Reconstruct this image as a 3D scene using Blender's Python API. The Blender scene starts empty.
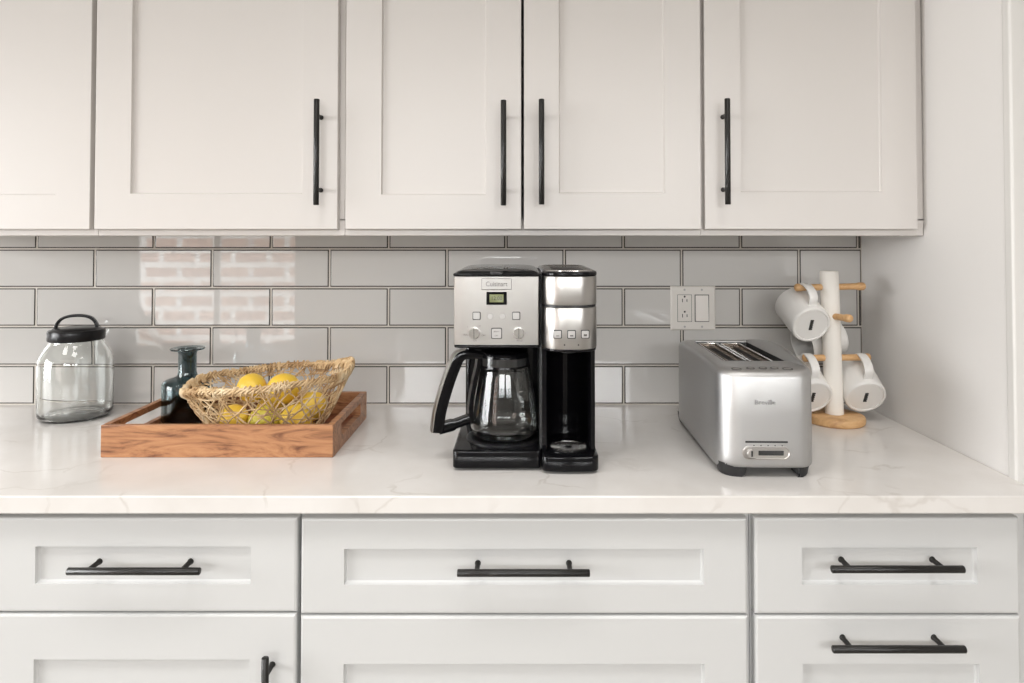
import bpy, bmesh, math, random
from mathutils import Vector, Matrix
random.seed(7)
PI = math.pi
C = bpy.context.scene.collection
# ------------------------------------------------------------------ camera
F = 689.0; D = 1.796; HZ = 237.0; VX = 520.0; PITCH = 0.0207; CAMZ = 1.347; TOP = 0.914
YC = HZ - F * math.tan(PITCH)
cam_d = bpy.data.cameras.new('camera'); cam = bpy.data.objects.new('camera', cam_d); C.objects.link(cam)
cam.location = (0, -D, CAMZ); cam.rotation_euler = (PI/2 + PITCH, 0, 0)
cam_d.sensor_width = 36; cam_d.lens = F / 1024 * 36
cam_d.shift_x = -(VX - 512) / 1024; cam_d.shift_y = -(341.5 - YC) / 1024
bpy.context.scene.camera = cam
def at(x, y, d):
    """world point seen at pixel x, y and standing d metres in front of the back wall"""
    t = (YC - y) / F; dist = D - d
    zr = dist * math.tan(PITCH + math.atan(t))
    zz = dist * math.cos(PITCH) + zr * math.sin(PITCH)
    return Vector(((x - VX) * zz / F, -d, CAMZ + zr))

# ------------------------------------------------------------------ materials
def mat(name, col, rough=.5, metal=0, **kw):
    m = bpy.data.materials.new(name); m.use_nodes = True
    b = m.node_tree.nodes['Principled BSDF']
    b.inputs['Base Color'].default_value = (*col, 1)
    b.inputs['Roughness'].default_value = rough; b.inputs['Metallic'].default_value = metal
    for k, v in kw.items():
        b.inputs[k].default_value = v
    return m
def nodes(m): return m.node_tree.nodes, m.node_tree.links, m.node_tree.nodes['Principled BSDF']
def coord(m, scale=(1, 1, 1), rot=(0, 0, 0)):
    n, l, b = nodes(m)
    tc = n.new('ShaderNodeTexCoord'); mp = n.new('ShaderNodeMapping')
    mp.inputs['Scale'].default_value = scale; mp.inputs['Rotation'].default_value = rot
    l.new(tc.outputs['Object'], mp.inputs['Vector']); return mp.outputs['Vector']
def noise(m, vec, scale, detail=3, rough=.5, dist=0):
    n, l, b = nodes(m); t = n.new('ShaderNodeTexNoise')
    t.inputs['Scale'].default_value = scale; t.inputs['Detail'].default_value = detail
    t.inputs['Roughness'].default_value = rough; t.inputs['Distortion'].default_value = dist
    l.new(vec, t.inputs['Vector']); return t.outputs['Fac']
def ramp(m, fac, stops):
    n, l, b = nodes(m); r = n.new('ShaderNodeValToRGB'); e = r.color_ramp.elements
    while len(e) < len(stops): e.new(.5)
    for k, (p, c) in enumerate(stops):
        e[k].position = p; e[k].color = (*c, 1)
    l.new(fac, r.inputs['Fac']); return r.outputs['Color']
def bump(m, h, strength, distance):
    n, l, b = nodes(m); t = n.new('ShaderNodeBump')
    t.inputs['Strength'].default_value = strength; t.inputs['Distance'].default_value = distance
    l.new(h, t.inputs['Height']); l.new(t.outputs['Normal'], b.inputs['Normal']); return t

M = {}
def paint(name, col, rough, bs=.0004):
    m = mat(name, col, rough); v = coord(m)
    bump(m, noise(m, v, 60, 2), .12, bs); return m
M['cabinet'] = paint('cabinet_paint', (.66, .632, .61), .38)
M['cabinet_in'] = mat('cabinet_inside', (.10, .09, .08), .7)
M['base_cabinet'] = paint('cabinet_paint_light_toned', (.60, .605, .605), .38)  # same white paint as the uppers, toned for the stronger, cooler light below
M['wall'] = paint('wall_paint', (.80, .785, .77), .6, .001)
M['ceiling'] = mat('ceiling_paint', (.82, .81, .79), .8)
M['trim'] = mat('trim_paint', (.72, .71, .69), .4)
M['grout'] = mat('grout', (.66, .62, .57), .8)
M['black_metal'] = mat('black_handle_metal', (.010, .009, .008), .38, 0, **{'Specular IOR Level': .35})
M['black'] = mat('gloss_black_plastic', (.004, .004, .005), .10, 0, **{'Specular IOR Level': .2})
M['matte_black'] = mat('matte_black_plastic', (.012, .012, .013), .5)
M['lidblack'] = mat('black_lid', (.010, .010, .011), .28, 0, **{'Specular IOR Level': .2})
M['chrome'] = mat('chrome', (.55, .54, .52), .2, 1)
M['white_plastic'] = mat('white_plastic', (.80, .77, .73), .35)
M['white_plastic2'] = mat('white_switch_plastic', (.84, .80, .76), .3)
M['slot'] = mat('slot_dark', (.01, .01, .01), .6)
M['ceramic'] = mat('mug_ceramic', (.80, .79, .77), .3)
M['mark'] = mat('ink_mark', (.02, .02, .02), .6)
M['post'] = mat('white_post_paint', (.84, .81, .76), .6)
M['lcd'] = mat('lcd_green', (.20, .22, .10), .3)
M['button'] = mat('button_silver', (.47, .46, .45), .4, .3)
M['print'] = mat('printed_grey', (.10, .095, .09), .6)
M['print2'] = mat('grey_lettering', (.16, .155, .15), .5)
M['emboss'] = mat('embossed_silver', (.50, .49, .475), .4, .3)

# glass tiles: grey, glossy, softly wavy face; dark glossy edge
m = mat('glass_tile', (.645, .635, .62), .3, 0, **{'Specular IOR Level': 0}); M['tile'] = m
m.node_tree.nodes['Principled BSDF'].inputs['Coat Weight'].default_value = 1
m.node_tree.nodes['Principled BSDF'].inputs['Coat Roughness'].default_value = .0
m.node_tree.nodes['Principled BSDF'].inputs['Coat IOR'].default_value = 1.7
v = coord(m, (1, 1, 1)); bump(m, noise(m, v, 5, 1), .3, .0010)
M['tile_edge'] = mat('glass_tile_edge', (.035, .028, .022), .35, 0, **{'Specular IOR Level': .25})

# quartz with thin veins
m = mat('quartz', (.8, .8, .8), .16); M['quartz'] = m
n, l, b = nodes(m); v = coord(m, (1, 1, 1), (0, 0, .5))
warp = n.new('ShaderNodeTexNoise'); warp.inputs['Scale'].default_value = 4; warp.inputs['Detail'].default_value = 5
l.new(v, warp.inputs['Vector'])
vv = n.new('ShaderNodeVectorMath'); vv.operation = 'MULTIPLY_ADD'
l.new(warp.outputs['Color'], vv.inputs[0]); vv.inputs[1].default_value = (.35, .35, .35); l.new(v, vv.inputs[2])
vo = n.new('ShaderNodeTexVoronoi'); vo.feature = 'DISTANCE_TO_EDGE'; vo.inputs['Scale'].default_value = 5.5
l.new(vv.outputs[0], vo.inputs['Vector'])
r1 = ramp(m, vo.outputs['Distance'], [(0, (.0, .0, .0)), (.03, (1, 1, 1))])
msk = ramp(m, noise(m, v, 7, 2), [(.50, (1, 1, 1)), (.62, (0, 0, 0))])
mx = n.new('ShaderNodeMix'); mx.data_type = 'RGBA'; mx.blend_type = 'LIGHTEN'; mx.inputs[0].default_value = 1
l.new(r1, mx.inputs[6]); l.new(msk, mx.inputs[7])
cloud = ramp(m, noise(m, v, 9, 5), [(.35, (.70, .675, .65)), (.65, (.75, .73, .71))])
mx2 = n.new('ShaderNodeMix'); mx2.data_type = 'RGBA'
l.new(mx.outputs[2], mx2.inputs[0]); mx2.inputs[6].default_value = (.63, .60, .57, 1); l.new(cloud, mx2.inputs[7])
l.new(mx2.outputs[2], b.inputs['Base Color'])

def wood(name, c0, c1, c2, scale, rough, knots=0):
    m = mat(name, c1, rough); v = coord(m, scale)
    f = noise(m, v, 4, 6, .6, 1.2 + knots)
    n, l, b = nodes(m)
    l.new(ramp(m, f, [(.3, c0), (.5, c1), (.72, c2)]), b.inputs['Base Color'])
    bump(m, f, .15, .001); return m
M['acacia'] = wood('acacia_wood', (.13, .045, .020), (.39, .18, .082), (.50, .26, .125), (1.3, 5, 7), .42, 2.4)
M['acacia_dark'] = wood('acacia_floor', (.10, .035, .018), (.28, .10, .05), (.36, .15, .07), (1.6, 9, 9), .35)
M['oak'] = wood('light_wood', (.42, .22, .09), (.62, .37, .17), (.70, .46, .24), (3, 8, 8), .5)
M['floorwood'] = wood('floor_oak', (.34, .31, .28), (.40, .37, .33), (.45, .42, .38), (.3, 3, 1), .35)

def steel(name, col, rough, scale, bs=.0002):
    m = mat(name, col, rough, 1); v = coord(m, scale)
    f = noise(m, v, 30, 3); bump(m, f, .25, bs)
    n, l, b = nodes(m); mr = n.new('ShaderNodeMapRange'); l.new(f, mr.inputs['Value'])
    mr.inputs['To Min'].default_value = rough - .05; mr.inputs['To Max'].default_value = rough + .08
    l.new(mr.outputs['Result'], b.inputs['Roughness']); return m
M['steel'] = steel('brushed_steel', (.40, .385, .365), .30, (40, 40, 1))
M['steel_h'] = steel('brushed_aluminium', (.44, .435, .43), .43, (1, 1, 40))
M['tlogo'] = mat('pale_grey_lettering', (.30, .30, .30), .5)
M['steel_soft'] = mat('satin_chrome', (.42, .40, .38), .4, .9)
M['steel_dark'] = mat('dark_steel', (.20, .16, .13), .38, 1)

def glass(name, col, rough=0, ior=1.45, dens=0):
    m = mat(name, col, rough, 0); b = m.node_tree.nodes['Principled BSDF']
    b.inputs['Transmission Weight'].default_value = 1; b.inputs['IOR'].default_value = ior; return m
M['glass'] = glass('clear_glass', (.97, .985, .975))
M['smoke'] = glass('blue_grey_glass', (.21, .29, .31))
M['sheen_band'] = mat('grey_sheen_band', (.06, .06, .06), .08, .4)  # grey tone imitates a reflection on the carafe lid
M['pane'] = glass('window_glass', (1, 1, 1), 0, 1.02)

m = mat('lemon_peel', (.80, .52, .045), .42); M['lemon'] = m; v = coord(m)
f = noise(m, v, 160, 2); bump(m, f, .35, .0012)
n, l, b = nodes(m); l.new(ramp(m, noise(m, v, 14, 3), [(.3, (.72, .44, .03)), (.7, (.86, .62, .09))]), b.inputs['Base Color'])
m = mat('lime_peel', (.56, .47, .05), .42); M['lime'] = m; v = coord(m); bump(m, noise(m, v, 160, 2), .35, .0012)
m = mat('seagrass', (.62, .44, .24), .7); M['grass'] = m; v = coord(m)
n, l, b = nodes(m); l.new(ramp(m, noise(m, v, 28, 4), [(.32, (.34, .20, .09)), (.5, (.60, .42, .23)), (.68, (.80, .66, .45))]), b.inputs['Base Color'])
# neighbour's painted brick seen through the window
m = mat('painted_brick', (.6, .45, .4), .8); M['brick'] = m
n, l, b = nodes(m); v = coord(m, (1, 1, 1), (PI/2, 0, 0))
bt = n.new('ShaderNodeTexBrick'); l.new(v, bt.inputs['Vector'])
bt.inputs['Color1'].default_value = (.40, .25, .19, 1); bt.inputs['Color2'].default_value = (.32, .19, .15, 1)
bt.inputs['Mortar'].default_value = (.9, .87, .84, 1); bt.inputs['Scale'].default_value = 1
bt.inputs['Brick Width'].default_value = .42; bt.inputs['Row Height'].default_value = .17; bt.inputs['Mortar Size'].default_value = .032
l.new(bt.outputs['Color'], b.inputs['Base Color'])

# ------------------------------------------------------------------ mesh helpers
def link(name, bm, m, parent=None, smooth=False, bevel=0, seg=2, angle=40):
    me = bpy.data.meshes.new(name)
    bmesh.ops.remove_doubles(bm, verts=bm.verts, dist=1e-6)
    bmesh.ops.recalc_face_normals(bm, faces=bm.faces)
    bm.to_mesh(me); bm.free()
    for mm in (m if isinstance(m, (list, tuple)) else [m]): me.materials.append(mm)
    o = bpy.data.objects.new(name, me); C.objects.link(o)
    if parent is not None: o.parent = parent
    if bevel:
        b = o.modifiers.new('bevel', 'BEVEL'); b.width = bevel; b.segments = seg; b.limit_method = 'ANGLE'; b.angle_limit = math.radians(35)
        b.harden_normals = False
    if smooth or bevel:
        for p in me.polygons: p.use_smooth = True
        me.set_sharp_from_angle(angle=math.radians(angle))
    return o
def tag(o, label=None, cat=None, group=None, kind=None):
    for k, v in (('label', label), ('category', cat), ('group', group), ('kind', kind)):
        if v: o[k] = v
    return o
def thing(name, loc, label, cat, group=None):
    o = bpy.data.objects.new(name, None); C.objects.link(o); o.location = loc; o.empty_display_size = .05
    return tag(o, label, cat, group)
def nb(): return bmesh.new()
def box(bm, x0, x1, y0, y1, z0, z1, mi=0):
    vs = [bm.verts.new((x, y, z)) for x in (x0, x1) for y in (y0, y1) for z in (z0, z1)]
    for f in ((0, 1, 3, 2), (4, 6, 7, 5), (0, 4, 5, 1), (2, 3, 7, 6), (0, 2, 6, 4), (1, 5, 7, 3)):
        bm.faces.new([vs[k] for k in f]).material_index = mi
def loft(bm, rings, cap0=True, cap1=True, mi=None, closed=False):
    R = [[bm.verts.new(p) for p in r] for r in rings]; n = len(R[0])
    pairs = list(zip(R, R[1:])) + ([(R[-1], R[0])] if closed else [])
    for k, (a, b) in enumerate(pairs):
        for i in range(n):
            f = bm.faces.new((a[i], a[(i+1) % n], b[(i+1) % n], b[i]))
            if mi: f.material_index = mi[k]
    if not closed:
        if cap0: bm.faces.new(R[0][::-1])
        if cap1:
            f = bm.faces.new(R[-1])
            if mi: f.material_index = mi[-1]
    return R
def circle(c, r, n=32, ax='z', ph=0, ry=None):
    ry = r if ry is None else ry; out = []
    for k in range(n):
        a = 2*PI*k/n + ph; u, w = r*math.cos(a), ry*math.sin(a)
        out.append({'z': (c[0]+u, c[1]+w, c[2]), 'y': (c[0]+u, c[1], c[2]+w), 'x': (c[0], c[1]+u, c[2]+w)}[ax])
    return out
def lathe(bm, prof, c=(0, 0, 0), n=48, closed=False, ax='z'):
    """prof: (radius, height) pairs"""
    rings = []
    for r, h in prof:
        r = max(r, 1e-5)
        rings.append(circle((c[0], c[1], c[2]+h) if ax == 'z' else (c[0], c[1]+h, c[2]) if ax == 'y' else (c[0]+h, c[1], c[2]), r, n, ax))
    loft(bm, rings, True, True, closed=closed)
def tube(bm, pts, r, n=8, cap=True):
    pts = [Vector(p) for p in pts]; rings = []; rr = r if isinstance(r, (list, tuple)) else [r]*len(pts)
    t = (pts[1]-pts[0]).normalized(); u = t.orthogonal().normalized()
    for k, p in enumerate(pts):
        a = pts[max(k-1, 0)]; b = pts[min(k+1, len(pts)-1)]; t = (b-a).normalized()
        u = (u - t*u.dot(t)).normalized(); w = t.cross(u)
        rings.append([p + (u*math.cos(2*PI*i/n) + w*math.sin(2*PI*i/n))*rr[k] for i in range(n)])
    loft(bm, rings, cap, cap)
def strap(bm, pts, side, wid, thick):
    """flat band along pts; side = direction across its width; wid/thick half sizes (number or list)"""
    pts = [Vector(p) for p in pts]; side = Vector(side).normalized(); rings = []
    W = wid if isinstance(wid, (list, tuple)) else [wid]*len(pts); T = thick if isinstance(thick, (list, tuple)) else [thick]*len(pts)
    for k, p in enumerate(pts):
        a = pts[max(k-1, 0)]; b = pts[min(k+1, len(pts)-1)]; t = (b-a).normalized(); nn = t.cross(side).normalized()
        w, h = W[k], T[k]
        rings.append([p + side*w*sx + nn*h*sz for sx, sz in ((-1, -.6), (-.85, -1), (.85, -1), (1, -.6), (1, .6), (.85, 1), (-.85, 1), (-1, .6))])
    loft(bm, rings)
def smoothpath(P, n=8):
    """Catmull-Rom through P"""
    P = [Vector(p) for p in P]; out = []
    for k in range(len(P)-1):
        p0 = P[max(k-1, 0)]; p1 = P[k]; p2 = P[k+1]; p3 = P[min(k+2, len(P)-1)]
        for i in range(n):
            t = i/n
            out.append(.5*((2*p1) + (p2-p0)*t + (2*p0-5*p1+4*p2-p3)*t*t + (3*p1-p0-3*p2+p3)*t**3))
    out.append(P[-1]); return out
def rrect(x0, x1, y0, y1, z, r, n=8, bulge=0, ins=0):
    """rounded rectangle ring in plan; r = (front-left, front-right, back-right, back-left); front is y0; bulge pushes the front out"""
    if not isinstance(r, (list, tuple)): r = (r,)*4
    x0 += ins; x1 -= ins; y0 += ins; y1 -= ins; r = [max(q-ins, 1e-4) for q in r]; out = []
    def corner(cx, cy, q, a0):
        for k in range(n+1):
            a = a0 + PI/2*k/n; out.append([cx+q*math.cos(a), cy+q*math.sin(a), z])
    corner(x0+r[0], y0+r[0], r[0], PI)
    for k in range(1, 8): out.append([x0+r[0]+(x1-x0-r[0]-r[1])*k/8, y0, z])
    corner(x1-r[1], y0+r[1], r[1], 1.5*PI)
    for k in range(1, 10): out.append([x1, y0+r[1]+(y1-y0-r[1]-r[2])*k/10, z])
    corner(x1-r[2], y1-r[2], r[2], 0); corner(x0+r[3], y1-r[3], r[3], PI/2)
    for k in range(1, 10): out.append([x0, y1-r[3]+(y0+r[0]-y1+r[3])*k/10, z])
    if bulge:
        for p in out:
            if p[1] < (y0+y1)/2:
                u = (p[0]-(x0+x1)/2)/((x1-x0)/2); p[1] -= bulge*(1-u*u)
    return out
def slab(bm, x0, x1, y0, y1, z0, z1, r, e=.002, bulge=0, n=8, mi=None):
    """vertical rounded block with softened top and bottom edge"""
    rings = []
    for k in range(4):
        a = PI/2*k/3; rings.append(rrect(x0, x1, y0, y1, z0+e*(1-math.sin(a)), r, n, bulge, e*(1-math.cos(PI/2-a)) if 0 else e*(1-math.sin(a))))
    rings = [rrect(x0, x1, y0, y1, z0 + e*(1-math.cos(a)), r, n, bulge, e*(1-math.sin(a))) for a in (0, PI/6, PI/3, PI/2)]
    rings += [rrect(x0, x1, y0, y1, z1 - e*(1-math.sin(a)), r, n, bulge, e*(1-math.cos(a))) for a in (0, PI/6, PI/3, PI/2)]
    loft(bm, rings)
def text_bm(s, size, depth, font_sx=1.0):
    cu = bpy.data.curves.new('text', 'FONT'); cu.body = s; cu.size = size; cu.extrude = depth; cu.align_x = 'CENTER'; cu.align_y = 'CENTER'
    cu.resolution_u = 3
    o = bpy.data.objects.new('text', cu); C.objects.link(o)
    dg = bpy.context.evaluated_depsgraph_get(); me = bpy.data.meshes.new_from_object(o.evaluated_get(dg))
    bm = bmesh.new(); bm.from_mesh(me); C.objects.unlink(o); bpy.data.objects.remove(o)
    bmesh.ops.scale(bm, vec=(font_sx, 1, 1), verts=bm.verts)
    return bm
def text_front(name, s, size, loc, m, parent, depth=.0004, sx=1.0, tilt=0):
    bm = text_bm(s, size, depth, sx)
    bmesh.ops.transform(bm, matrix=Matrix.Translation(loc) @ Matrix.Rotation(PI/2+tilt, 4, 'X'), verts=bm.verts)
    return link(name, bm, m, parent)

# ------------------------------------------------------------------ setting
RX = .886      # right wall plane
def struct(name, bm, m, parent=None, **k):
    o = link(name, bm, m, parent, **k)
    if parent is None: o['kind'] = 'structure'
    return o
LX, ROOMY, EX, H = -3.9, -4.3, 2.7, 2.6
bm = nb(); box(bm, LX, EX, ROOMY, .1, -.1, 0); struct('floor', bm, M['floorwood'])
bm = nb(); box(bm, LX, EX, ROOMY, .1, H, H+.1); struct('ceiling', bm, M['ceiling'])
bm = nb(); box(bm, LX, RX, 0.0, .1, 0, H); wb = struct('wall_back', bm, M['wall'])
LW0, LW1, LZ0, LZ1 = -3.15, -.95, .25, 2.2
bm = nb(); box(bm, LX-.1, LX, ROOMY, LW0, 0, H); box(bm, LX-.1, LX, LW1, .1, 0, H); box(bm, LX-.1, LX, LW0, LW1, 0, LZ0); box(bm, LX-.1, LX, LW0, LW1, LZ1, H)
struct('wall_left', bm, M['wall'])
bm = nb(); tt = .05; fx0, fx1 = LX-.08, LX-.03
box(bm, fx0, fx1, LW0, LW0+tt, LZ0, LZ1); box(bm, fx0, fx1, LW1-tt, LW1, LZ0, LZ1); box(bm, fx0, fx1, LW0+tt, LW1-tt, LZ0, LZ0+tt); box(bm, fx0, fx1, LW0+tt, LW1-tt, LZ1-tt, LZ1)
box(bm, fx0, fx1, (LW0+LW1)/2-.025, (LW0+LW1)/2+.025, LZ0+tt, LZ1-tt)
wl = struct('window_2', bm, M['trim'], bevel=.003)
bm = nb(); box(bm, LX-.07, LX-.064, LW0+tt, LW1-tt, LZ0+tt, LZ1-tt); link('pane', bm, M['pane'], wl)
bm = nb(); box(bm, EX, EX+.1, ROOMY, .1, 0, H); struct('wall_far_right', bm, M['wall'])
bm = nb(); box(bm, RX, RX+.12, -.540, .1, 0, H); struct('wall_right', bm, M['wall'], bevel=.002)
bm = nb(); box(bm, RX-.004, EX, -.562, -.540, 0, H); struct('trim_1', bm, M['trim'], bevel=.004)
# tiles
GP, GR = .3042, .1003; g = .0012
bm = nb(); box(bm, -1.9, RX, -.0070, 0, TOP, TOP+.4605); gr_ = link('grout', bm, M['grout'], wb)
bm = nb()
for k in range(5):
    z0 = TOP+.001 + k*GR; z1 = min(z0+GR, TOP+.461)
    ph = -.0365 if k % 2 == 0 else .1147
    x = ph - 6*GP
    while x < RX:
        a, b_ = max(x, -1.9)+g, min(x+GP, RX)-g
        if b_-a > .004:
            e, dd = .0036, .0022
            def rr(i, y): return [(a+i, y, z0+g+i), (b_-i, y, z0+g+i), (b_-i, y, z1-g-i), (a+i, y, z1-g-i)]
            loft(bm, [rr(0, -.001), rr(0, -.006), rr(e*.35, -.0075), rr(e, -.0082)], mi=[1, 1, 1, 0])
        x += GP
link('tile_backsplash', bm, [M['tile'], M['tile_edge']], wb)
# far wall behind the camera with one window and two added high ones: panes at given x ranges
WZ0, WZ1 = .35, 2.25
wins = [(-3.45, -1.95), (-1.5, .1), (.5, 2.1)]; WZ2 = 1.5  # two high windows added for frontal light, sills above the tile reflections
bm = nb(); xs = [LX] + [v for w in wins for v in w] + [EX]
for k in range(0, len(xs), 2): box(bm, xs[k], xs[k+1], ROOMY-.14, ROOMY, 0, H)
for a, b_ in wins:
    box(bm, a, b_, ROOMY-.14, ROOMY, 0, WZ0 if a < -2 else WZ2); box(bm, a, b_, ROOMY-.14, ROOMY, WZ1, H)
struct('wall_front', bm, M['wall'])
for k, (a, b_) in enumerate(wins):
    WZ0 = .35 if k == 0 else WZ2
    bm = nb(); y0, y1 = ROOMY-.11, ROOMY-.05; t = .05
    box(bm, a, a+t, y0, y1, WZ0, WZ1); box(bm, b_-t, b_, y0, y1, WZ0, WZ1)
    box(bm, a+t, b_-t, y0, y1, WZ0, WZ0+t); box(bm, a+t, b_-t, y0, y1, WZ1-t, WZ1)
    box(bm, (a+b_)/2-.02, (a+b_)/2+.02, y0, y1, WZ0+t, WZ1-t)
    w = struct('window_%d' % (k+1 if k == 0 else k+2), bm, M['trim'], bevel=.003)
    bm = nb(); box(bm, a+t, b_-t, y0+.025, y0+.031, WZ0+t, WZ1-t); link('pane', bm, M['pane'], w)
bm = nb(); box(bm, -6.5, -2.3, ROOMY-2.2, ROOMY-2.0, -.5, 4.5); struct('wall_outside', bm, M['brick'])
bm = nb(); box(bm, -12, 12, ROOMY-14, ROOMY-.14, -.6, -.5); struct('floor_outside', bm, mat('pale_paving', (.6, .58, .55), .8))

# ------------------------------------------------------------------ cabinets
def shaker(bm, x0, x1, z0, z1, yf, th, rx0, rx1, rz0, rz1, ch, sl=.0025, rec=.0075):
    """door: outer rect, front face at y=yf, recess rectangle"""
    def R(a, b, c, d, i, y): return [(a+i, y, c+i), (b-i, y, c+i), (b-i, y, d-i), (a+i, y, d-i)]
    o = (x0, x1, z0, z1); q = (rx0, rx1, rz0, rz1)
    loft(bm, [R(*o, 0, yf+th), R(*o, 0, yf+ch), R(*o, ch*.3, yf+ch*.3), R(*o, ch, yf), R(*q, 0, yf), R(*q, sl*.4, yf+rec*.7), R(*q, sl, yf+rec)])
def bar_handle(name, p, length, vertical, yf, parent, posts=.16, out=.034):
    """p = bar centre (x,z); posts run back to the door face yf"""
    bm = nb(); x, z = p; r = .0060; yb = yf-out
    ax = 'z' if vertical else 'x'; h = length/2
    prof = [(r-.001, -h), (r, -h+.001), (r, h-.001), (r-.001, h)]
    lathe(bm, prof, (x, yb, z), 20, ax=ax)
    for s in (-1, 1):
        c = (x, yb, z+s*posts/2) if vertical else (x+s*posts/2, yb, z)
        lathe(bm, [(.0042, .003), (.0042, out-.002), (.0052, out-.001), (.0052, out+.001)], c, 16, ax='y')
    return link(name, bm, M['black_metal'], parent, smooth=True, angle=50)

UD, UF = .305, .285      # upper door face / face frame depth
UB = at(520, 235.7, UF).z; UT = 2.15
ub_door = at(520, 229.2, UD).z
def X(x, y, d): return at(x, y, d).x
def Z(y, d): return at(520, y, d).z
def upper(name_lbl, xa, xb, doors):
    root = thing('upper_cabinet', ((xa+xb)/2, -.14, UB), name_lbl, 'cabinet', None)
    off = -Vector(root.location)
    def mv(o):
        o.matrix_parent_inverse = Matrix.Translation(off); return o
    bm = nb(); t = .016
    fy_ = -UF+.019; xl_, xr_ = xa+.0004, xb-.0004                          # hollow carcass
    box(bm, xl_, xr_, fy_, -.0095, UB+.012, UB+.03); box(bm, xl_, xr_, fy_, -.0095, UT-.02, UT)
    box(bm, xl_, xl_+.016, fy_, -.0095, UB+.03, UT-.02); box(bm, xr_-.016, xr_, fy_, -.0095, UB+.03, UT-.02)
    box(bm, xl_+.016, xr_-.016, -.014, -.0095, UB+.03, UT-.02)
    # face frame
    box(bm, xa+.0004, xb-.0004, -UF, -UF+.019, UB, UB+.035)
    box(bm, xa+.0004, xa+.03, -UF, -UF+.019, UB+.035, UT); box(bm, xb-.03, xb-.0004, -UF, -UF+.019, UB+.035, UT)
    box(bm, xa+.0004, xa+.016, -UF+.019, -.0095, UB, UB+.012); box(bm, xb-.016, xb-.0004, -UF+.019, -.0095, UB, UB+.012)
    mv(link('cabinet_body', bm, M['cabinet'], root, bevel=.0012))
    for (x0, x1, q0, q1, qb, hx, hy0, hy1) in doors:
        bm = nb()
        shaker(bm, x0, x1, ub_door, UT-.005, -UD, .0195, q0, q1, qb, UT-.075, .0012)
        d = mv(link('door', bm, M['cabinet'], root))
        if hx is not None:
            a, b_ = at(hx, hy0, UD+.034), at(hx, hy1, UD+.034)
            h = bar_handle('door_handle', (a.x, (a.z+b_.z)/2), a.z-b_.z, True, -UD, d, posts=.158)
            h['label'] = 'black bar handle'
    return root
def dx(x): return X(x, 215, UD)
S1, S2, S3 = X(98.5, 233, UF), X(345, 233, UF), X(700.7, 233, UF); S4 = RX-.0015
w = S2-S1
u = upper('white shaker wall cabinet at the far left, cut off by the picture edge', S1-w, S1,
      [(S1-w+.004, dx(89.5), S1-w+.07, dx(55), Z(195, UD), None, 0, 0)])
upper('white wall cabinet with one wide door above the wooden tray, handle at right', S1, S2,
      [(dx(94.3), dx(337.3), dx(130), dx(302.3), Z(193.7, UD), 316.7, 99, 205)])
upper('white wall cabinet with two doors above the coffee maker, handles meeting in the middle', S2, S3,
      [(dx(345.5), dx(521.2), dx(381), dx(486), Z(194.7, UD), 503.5, 100, 205.5),
       (dx(524.0), dx(701.2), dx(559), dx(665), Z(193.3, UD), 541.5, 99, 204.5)])
upper('white wall cabinet with one door beside the right wall above the toaster', S3, S4,
      [(dx(705.3), dx(917.8), dx(741), dx(882.5), Z(192, UD), 727.3, 98.5, 204.5)])

# countertop
bm = nb(); box(bm, -1.75, RX-.0006, -.635, -.0005, TOP-.03, TOP); 
ct = link('countertop', bm, M['quartz'], bevel=.0025)
bm2 = None
tag(ct, 'long white quartz countertop with faint grey veins over the drawers', 'countertop')
BD, BF = .612, .590
def bx_(x, y=565): return X(x, y, BD)
def base(lbl, xa, xb, fronts):
    root = thing('base_cabinet', ((xa+xb)/2, -.3, 0), lbl, 'cabinet'); off = -Vector(root.location)
    def mv(o): o.matrix_parent_inverse = Matrix.Translation(off); return o
    bm = nb(); zt = TOP-.0305
    box(bm, xa+.0004, xb-.0004, -BF, -.001, .1, zt); box(bm, xa+.0004, xb-.0004, -BF+.07, -.02, 0, .1)
    mv(link('cabinet_body', bm, M['base_cabinet'], root, bevel=.001))
    for (nm, x0, x1, z0, z1, q0, q1, qz0, qz1, hd) in fronts:
        bm = nb(); shaker(bm, x0, x1, z0, z1, -BD, .0215, q0, q1, qz0, qz1, .0045, .0035, .0085)
        d = mv(link(nm, bm, M['base_cabinet'], root))
        if hd:
            h = bar_handle('door_handle' if hd[0] else 'drawer_handle', hd[1], .219, hd[0], -BD, d, posts=.155); h['label'] = 'black bar handle'
    return root
B1, B2 = X(301.3, 514, BF), X(748.7, 514, BF); B3 = .875
zt0 = Z(517.8, BD); zd1 = Z(614.3, BD); zd2 = Z(616.0, BD)
def hb(x0, x1, y):
    a, b_ = at(x0, y, BD+.034), at(x1, y, BD+.034); return ((a.x+b_.x)/2, a.z)
zlow = .115
xl = bx_(-12)
vh = at(265.2, 656, BD+.034)
base('white base cabinet with one drawer over a door, at the left under the wooden tray', xl-.004, B1, [
    ('drawer', xl, bx_(297), Z(612.3, BD), zt0, bx_(35), bx_(250.8), Z(584, BD), Z(546.5, BD), (False, hb(68, 199.5, 571.3))),
    ('door', xl, bx_(296.5), zlow, Z(614, BD), bx_(35), bx_(250.5), zlow+.07, Z(659.5, BD), (True, (vh.x, vh.z-.112)))])
base('wide white base cabinet in the middle below the coffee maker', B1, B2, [
    ('drawer', bx_(300.6), bx_(747.6), zd1, zt0-.001, bx_(344), bx_(703.8), Z(585, BD), Z(549, BD), (False, hb(456.5, 590.5, 573))),
    ('drawer', bx_(300.6), bx_(747.8), .50, zd2, bx_(344), bx_(704), .57, Z(664, BD), None),
    ('drawer', bx_(300.6), bx_(747.8), zlow, .497, bx_(344), bx_(704), zlow+.07, .427, None)])
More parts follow.
